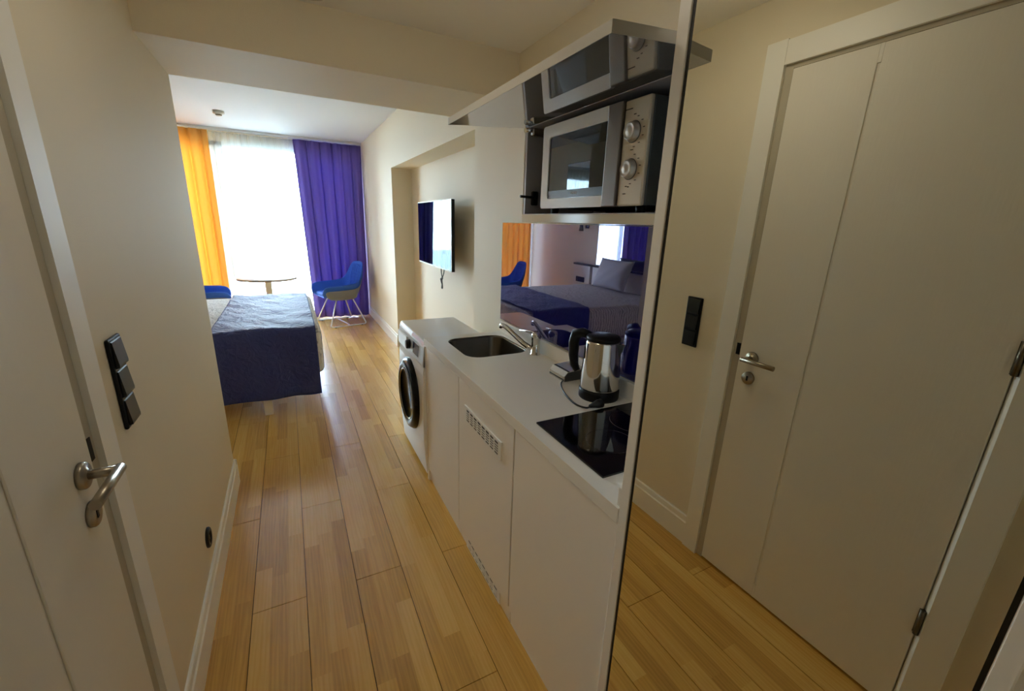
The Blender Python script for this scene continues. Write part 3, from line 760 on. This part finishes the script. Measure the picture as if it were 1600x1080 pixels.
# ---------------------------------------------------------------- round table
tbx, tby, tz = -.272, 6.06, .762
tb = thing('round_table', (tbx, tby, 0), 'round white pedestal table in front of the window', 'table')
tt = B().lathe([(.0, 0), (.322, 0), (.325, .004), (.325, .018), (.322, .022), (0, .022)], (tbx, tby, tz-.022), 'Z', 64).build('table_top', 'table', tb)
B().lathe([(.3256, .001), (.3266, .003), (.3266, .017), (.3256, .019)], (tbx, tby, tz-.022), 'Z', 64, caps=False).build('edge_band', 'table_edge', tt)
B().lathe([(.036, .018), (.036, tz-.03), (.09, tz-.026), (.09, tz-.022)], (tbx, tby, 0), 'Z', 28).build('pedestal', 'white_metal', tb)
B().lathe([(.0, 0), (.21, 0), (.21, .008), (.06, .018), (0, .018)], (tbx, tby, 0), 'Z', 40).build('base_plate', 'white_metal', tb)

# ---------------------------------------------------------------- armchairs (local frame: facing -X)
def armchair(loc, rz, label):
    t = thing('armchair', loc, label, 'armchair', 'blue armchairs by the window', rz)
    # half rim from the front arm tip to the middle of the back, mirrored
    half = [((-.31, -.20, .47), (-.27, -.18, .42)), ((-.30, -.275, .595), (-.22, -.20, .41)), ((-.12, -.30, .60), (-.08, -.21, .40)), ((.08, -.30, .605), (.08, -.21, .40)),
            ((.185, -.275, .63), (.16, -.19, .405)), ((.235, -.245, .72), (.195, -.15, .415)), ((.305, -.205, .885), (.205, -.11, .42)), ((.325, -.11, .905), (.21, -.05, .422)), ((.33, 0, .907), (.212, 0, .423))]
    full = half+[((a[0], -a[1], a[2]), (c[0], -c[1], c[2])) for a, c in half[-2::-1]]
    b = B(); rows = []
    for a, c in full:
        a, c = Vector(a), Vector(c); m1 = a.lerp(c, .5)+Vector((.02 if a.x > .15 else 0, math.copysign(.018, a.y) if abs(a.y) > .01 else 0, -.015))
        rows.append([b.bm.verts.new(p) for p in (a, m1, c)])
    for r0, r1 in zip(rows, rows[1:]):
        for k in range(2):
            f = b.bm.faces.new((r0[k], r1[k], r1[k+1], r0[k+1])); f.smooth = True
    nn = len(rows)
    for i in range(nn//2):
        p, q, r, s_ = rows[i][2], rows[i+1][2], rows[nn-2-i][2], rows[nn-1-i][2]
        if i+1 == nn-2-i: f = b.bm.faces.new((p, q, s_))
        else: f = b.bm.faces.new((p, q, r, s_))
        f.smooth = True
    sh = b.build('shell', 'blue', t, local=True)
    mod_solid(sh, .026, 0); mod_sub(sh, 2)
    # outer cup under the seat
    b = B(); rows = []
    for (a, c) in full:
        a, c = Vector(a), Vector(c)
        o1 = a.lerp(c, .22); o2 = a.lerp(c, .7)
        out = Vector((a.x-.02, a.y, 0)); out.normalize()
        rows.append([b.bm.verts.new(p) for p in (o1+out*.024-Vector((0, 0, .03)), o2+out*.03-Vector((0, 0, .02)), c*1.0-Vector((0, 0, .03)))])
    rows = rows[1:-1]
    for r0, r1 in zip(rows, rows[1:]):
        for k in range(2):
            f = b.bm.faces.new((r0[k], r1[k], r1[k+1], r0[k+1])); f.smooth = True
    oc = b.build('outer_shell', 'greyshell', t, local=True); mod_solid(oc, .006, 0); mod_sub(oc, 2)
    b = B(); b.box(-.26, .17, -.185, .185, .425, .475, .022, 4); b.build('seat_cushion', 'blue', t, local=True)
    for i in range(7):
        y = -.135+i*.045
        b = B(); b.tube([(.192, y*.8, .47), (.232, y*.95, .60), (.272, y*1.1, .75), (.302, y*1.15, .855)], .0045, 6); b.build('seam_rib', 'blue', t, local=True)
    for s_ in (-1, 1):
        y0, y1 = s_*.16, s_*.275
        pts = [(-.10, y0, .385), (-.25, y1, .012), (.27, y1, .012), (.13, y0, .385)]
        p2 = []
        for i, p in enumerate(pts):
            p = Vector(p)
            if i in (1, 2):
                pr, nx = Vector(pts[i-1]), Vector(pts[i+1])
                p2 += [p+(pr-p).normalized()*.03, p+(pr-p).normalized()*.01+(nx-p).normalized()*.01, p+(nx-p).normalized()*.03]
            else: p2.append(p)
        b = B(); b.tube(p2, .0085, 10); b.build('sled_leg', 'white_metal', t, local=True)
    b = B(); b.tube([(.13, -.16, .385), (-.10, -.16, .385), (-.10, .16, .385), (.13, .16, .385)], .008, 8)
    b.tube([(.13, -.16, .385), (.13, .16, .385)], .008, 8); b.build('seat_bracket', 'white_metal', t, local=True)
    b = B(); b.tube([(.02, -.272, .014), (.015, -.15, .03), (.015, .15, .03), (.02, .272, .014)], .0075, 8); b.build('cross_bar', 'white_metal', t, local=True)
    for (x, y) in ((-.18, -.275), (.2, -.275), (-.18, .275), (.2, .275)):
        b = B(); b.lathe([(.012, 0), (.012, .008)], (x, y, 0), 'Z', 10); b.build('glide', 'black', t, local=True)
    return t
armchair((.585, 6.60, 0), math.radians(15), 'blue upholstered armchair with white sled legs in front of the purple curtain')
armchair((-1.02, 6.40, 0), math.radians(186), 'blue upholstered armchair beyond the bed in front of the orange curtain')

# ---------------------------------------------------------------- curtains and rail
def curtain(name, x0, x1, x0b, x1b, y, z0, z1, folds, amp, m, label, thick=.003, seed=0, header=True):
    rnd = random.Random(seed); ph = [rnd.uniform(0, 6.28) for _ in range(6)]
    t = thing(name, ((x0+x1)/2, y, z0), label, 'curtain')
    nu = max(120, folds*14)
    def fn(u, v):
        a, b_ = x0+(x1-x0)*u, x0b+(x1b-x0b)*u
        X = a*v+b_*(1-v)
        w_ = u*folds*2*PI+.9*math.sin(u*7+ph[0])+.25*math.sin(v*2+ph[1]+u*9)
        A = amp*(.55+.45*(1-v))*(.75+.25*math.sin(u*11+ph[2]))
        if v > .97: A *= .6
        return Vector((X+.3*amp*math.cos(w_), y+A*math.sin(w_)+.15*amp*math.sin(3*w_+ph[3]), z0+(z1-z0)*v))
    b = B(); b.grid(nu, 26, fn); o = b.build('cloth', m, t)
    if thick: mod_solid(o, thick, 0)
    if header:
        nh = max(4, folds)
        for i in range(nh):
            X = x0+(x1-x0)*(i+.5)/nh
            bb = B(); bb.tube([(X, y, z1-.005), (X, y, z1+.012)], .004, 6); bb.build('hook', 'frame', t)
    return t
curtain('curtain', .175, 1.065, .25, 1.04, 7.015, .02, 2.515, 6, .055, 'purple', 'floor length purple curtain gathered against the wall behind the armchair', seed=3)
curtain('curtain', -1.83, -.785, -1.83, -.80, 7.00, .02, 2.515, 9, .044, 'orange', 'floor length orange curtain glowing at the window', seed=5)
curtain('curtain', -1.94, .42, -1.94, .46, 7.085, .02, 2.515, 30, .020, 'sheer', 'white sheer voile curtain across the bright window', thick=0, seed=8)
rail = thing('curtain_rail', (-.4, 7.05, 2.53), 'slim ceiling curtain rail with two tracks', 'rail')
for y in (7.0, 7.085):
    B().box(XROOM+.01, XR-.005, y-.011, y+.011, 2.528, 2.554, .002, 1).build('track', 'frame', rail)

# ---------------------------------------------------------------- small ceiling items
sd = thing('smoke_detector', (-.53, 5.93, H2), 'small white smoke detector on the bedroom ceiling', 'detector')
B().lathe([(.055, 0), (.055, -.022), (.048, -.03), (.03, -.034), (.026, -.046), (.02, -.052), (0, -.052)], (-.53, 5.93, H2), 'Z', 32).build('detector_body', 'plast', sd)
B().lathe([(.0305, -.034), (.0285, -.044)], (-.53, 5.93, H2), 'Z', 32, caps=False).build('sensor_ring', 'lampglass', sd)
dl = thing('downlight', (.165, 2.0, H1), 'round recessed ceiling downlight next to the beam', 'light')
B().lathe([(.05, 0), (.05, -.004), (.045, -.008), (.034, -.006), (.034, 0)], (.165, 2.0, H1), 'Z', 32).build('rim', 'plast', dl)
B().lathe([(.033, -.002), (0, -.002)], (.165, 2.0, H1), 'Z', 32).build('lens', 'lampglass', dl)

lp = thing('fill_lamp', (.12, 1.08, H1), 'round fill lamp added over the kitchen corridor, out of view', 'lamp')  # unseen lamp, added to brighten the kitchen end
B().lathe([(.17, 0), (.17, -.02), (.155, -.03), (.15, -.03), (.15, 0)], (.12, 1.08, H1), 'Z', 40).build('housing', 'plast', lp)
M['fill_on'] = NT('fill_diffuser').m
_b = M['fill_on'].node_tree.nodes['Principled BSDF']; _b.inputs['Emission Color'].default_value = (1, .90, .72, 1); _b.inputs['Emission Strength'].default_value = FILL
B().lathe([(.15, -.024), (.145, -.05), (.12, -.075), (.07, -.09), (0, -.096)], (.12, 1.08, H1), 'Z', 40).build('diffuser', 'fill_on', lp)
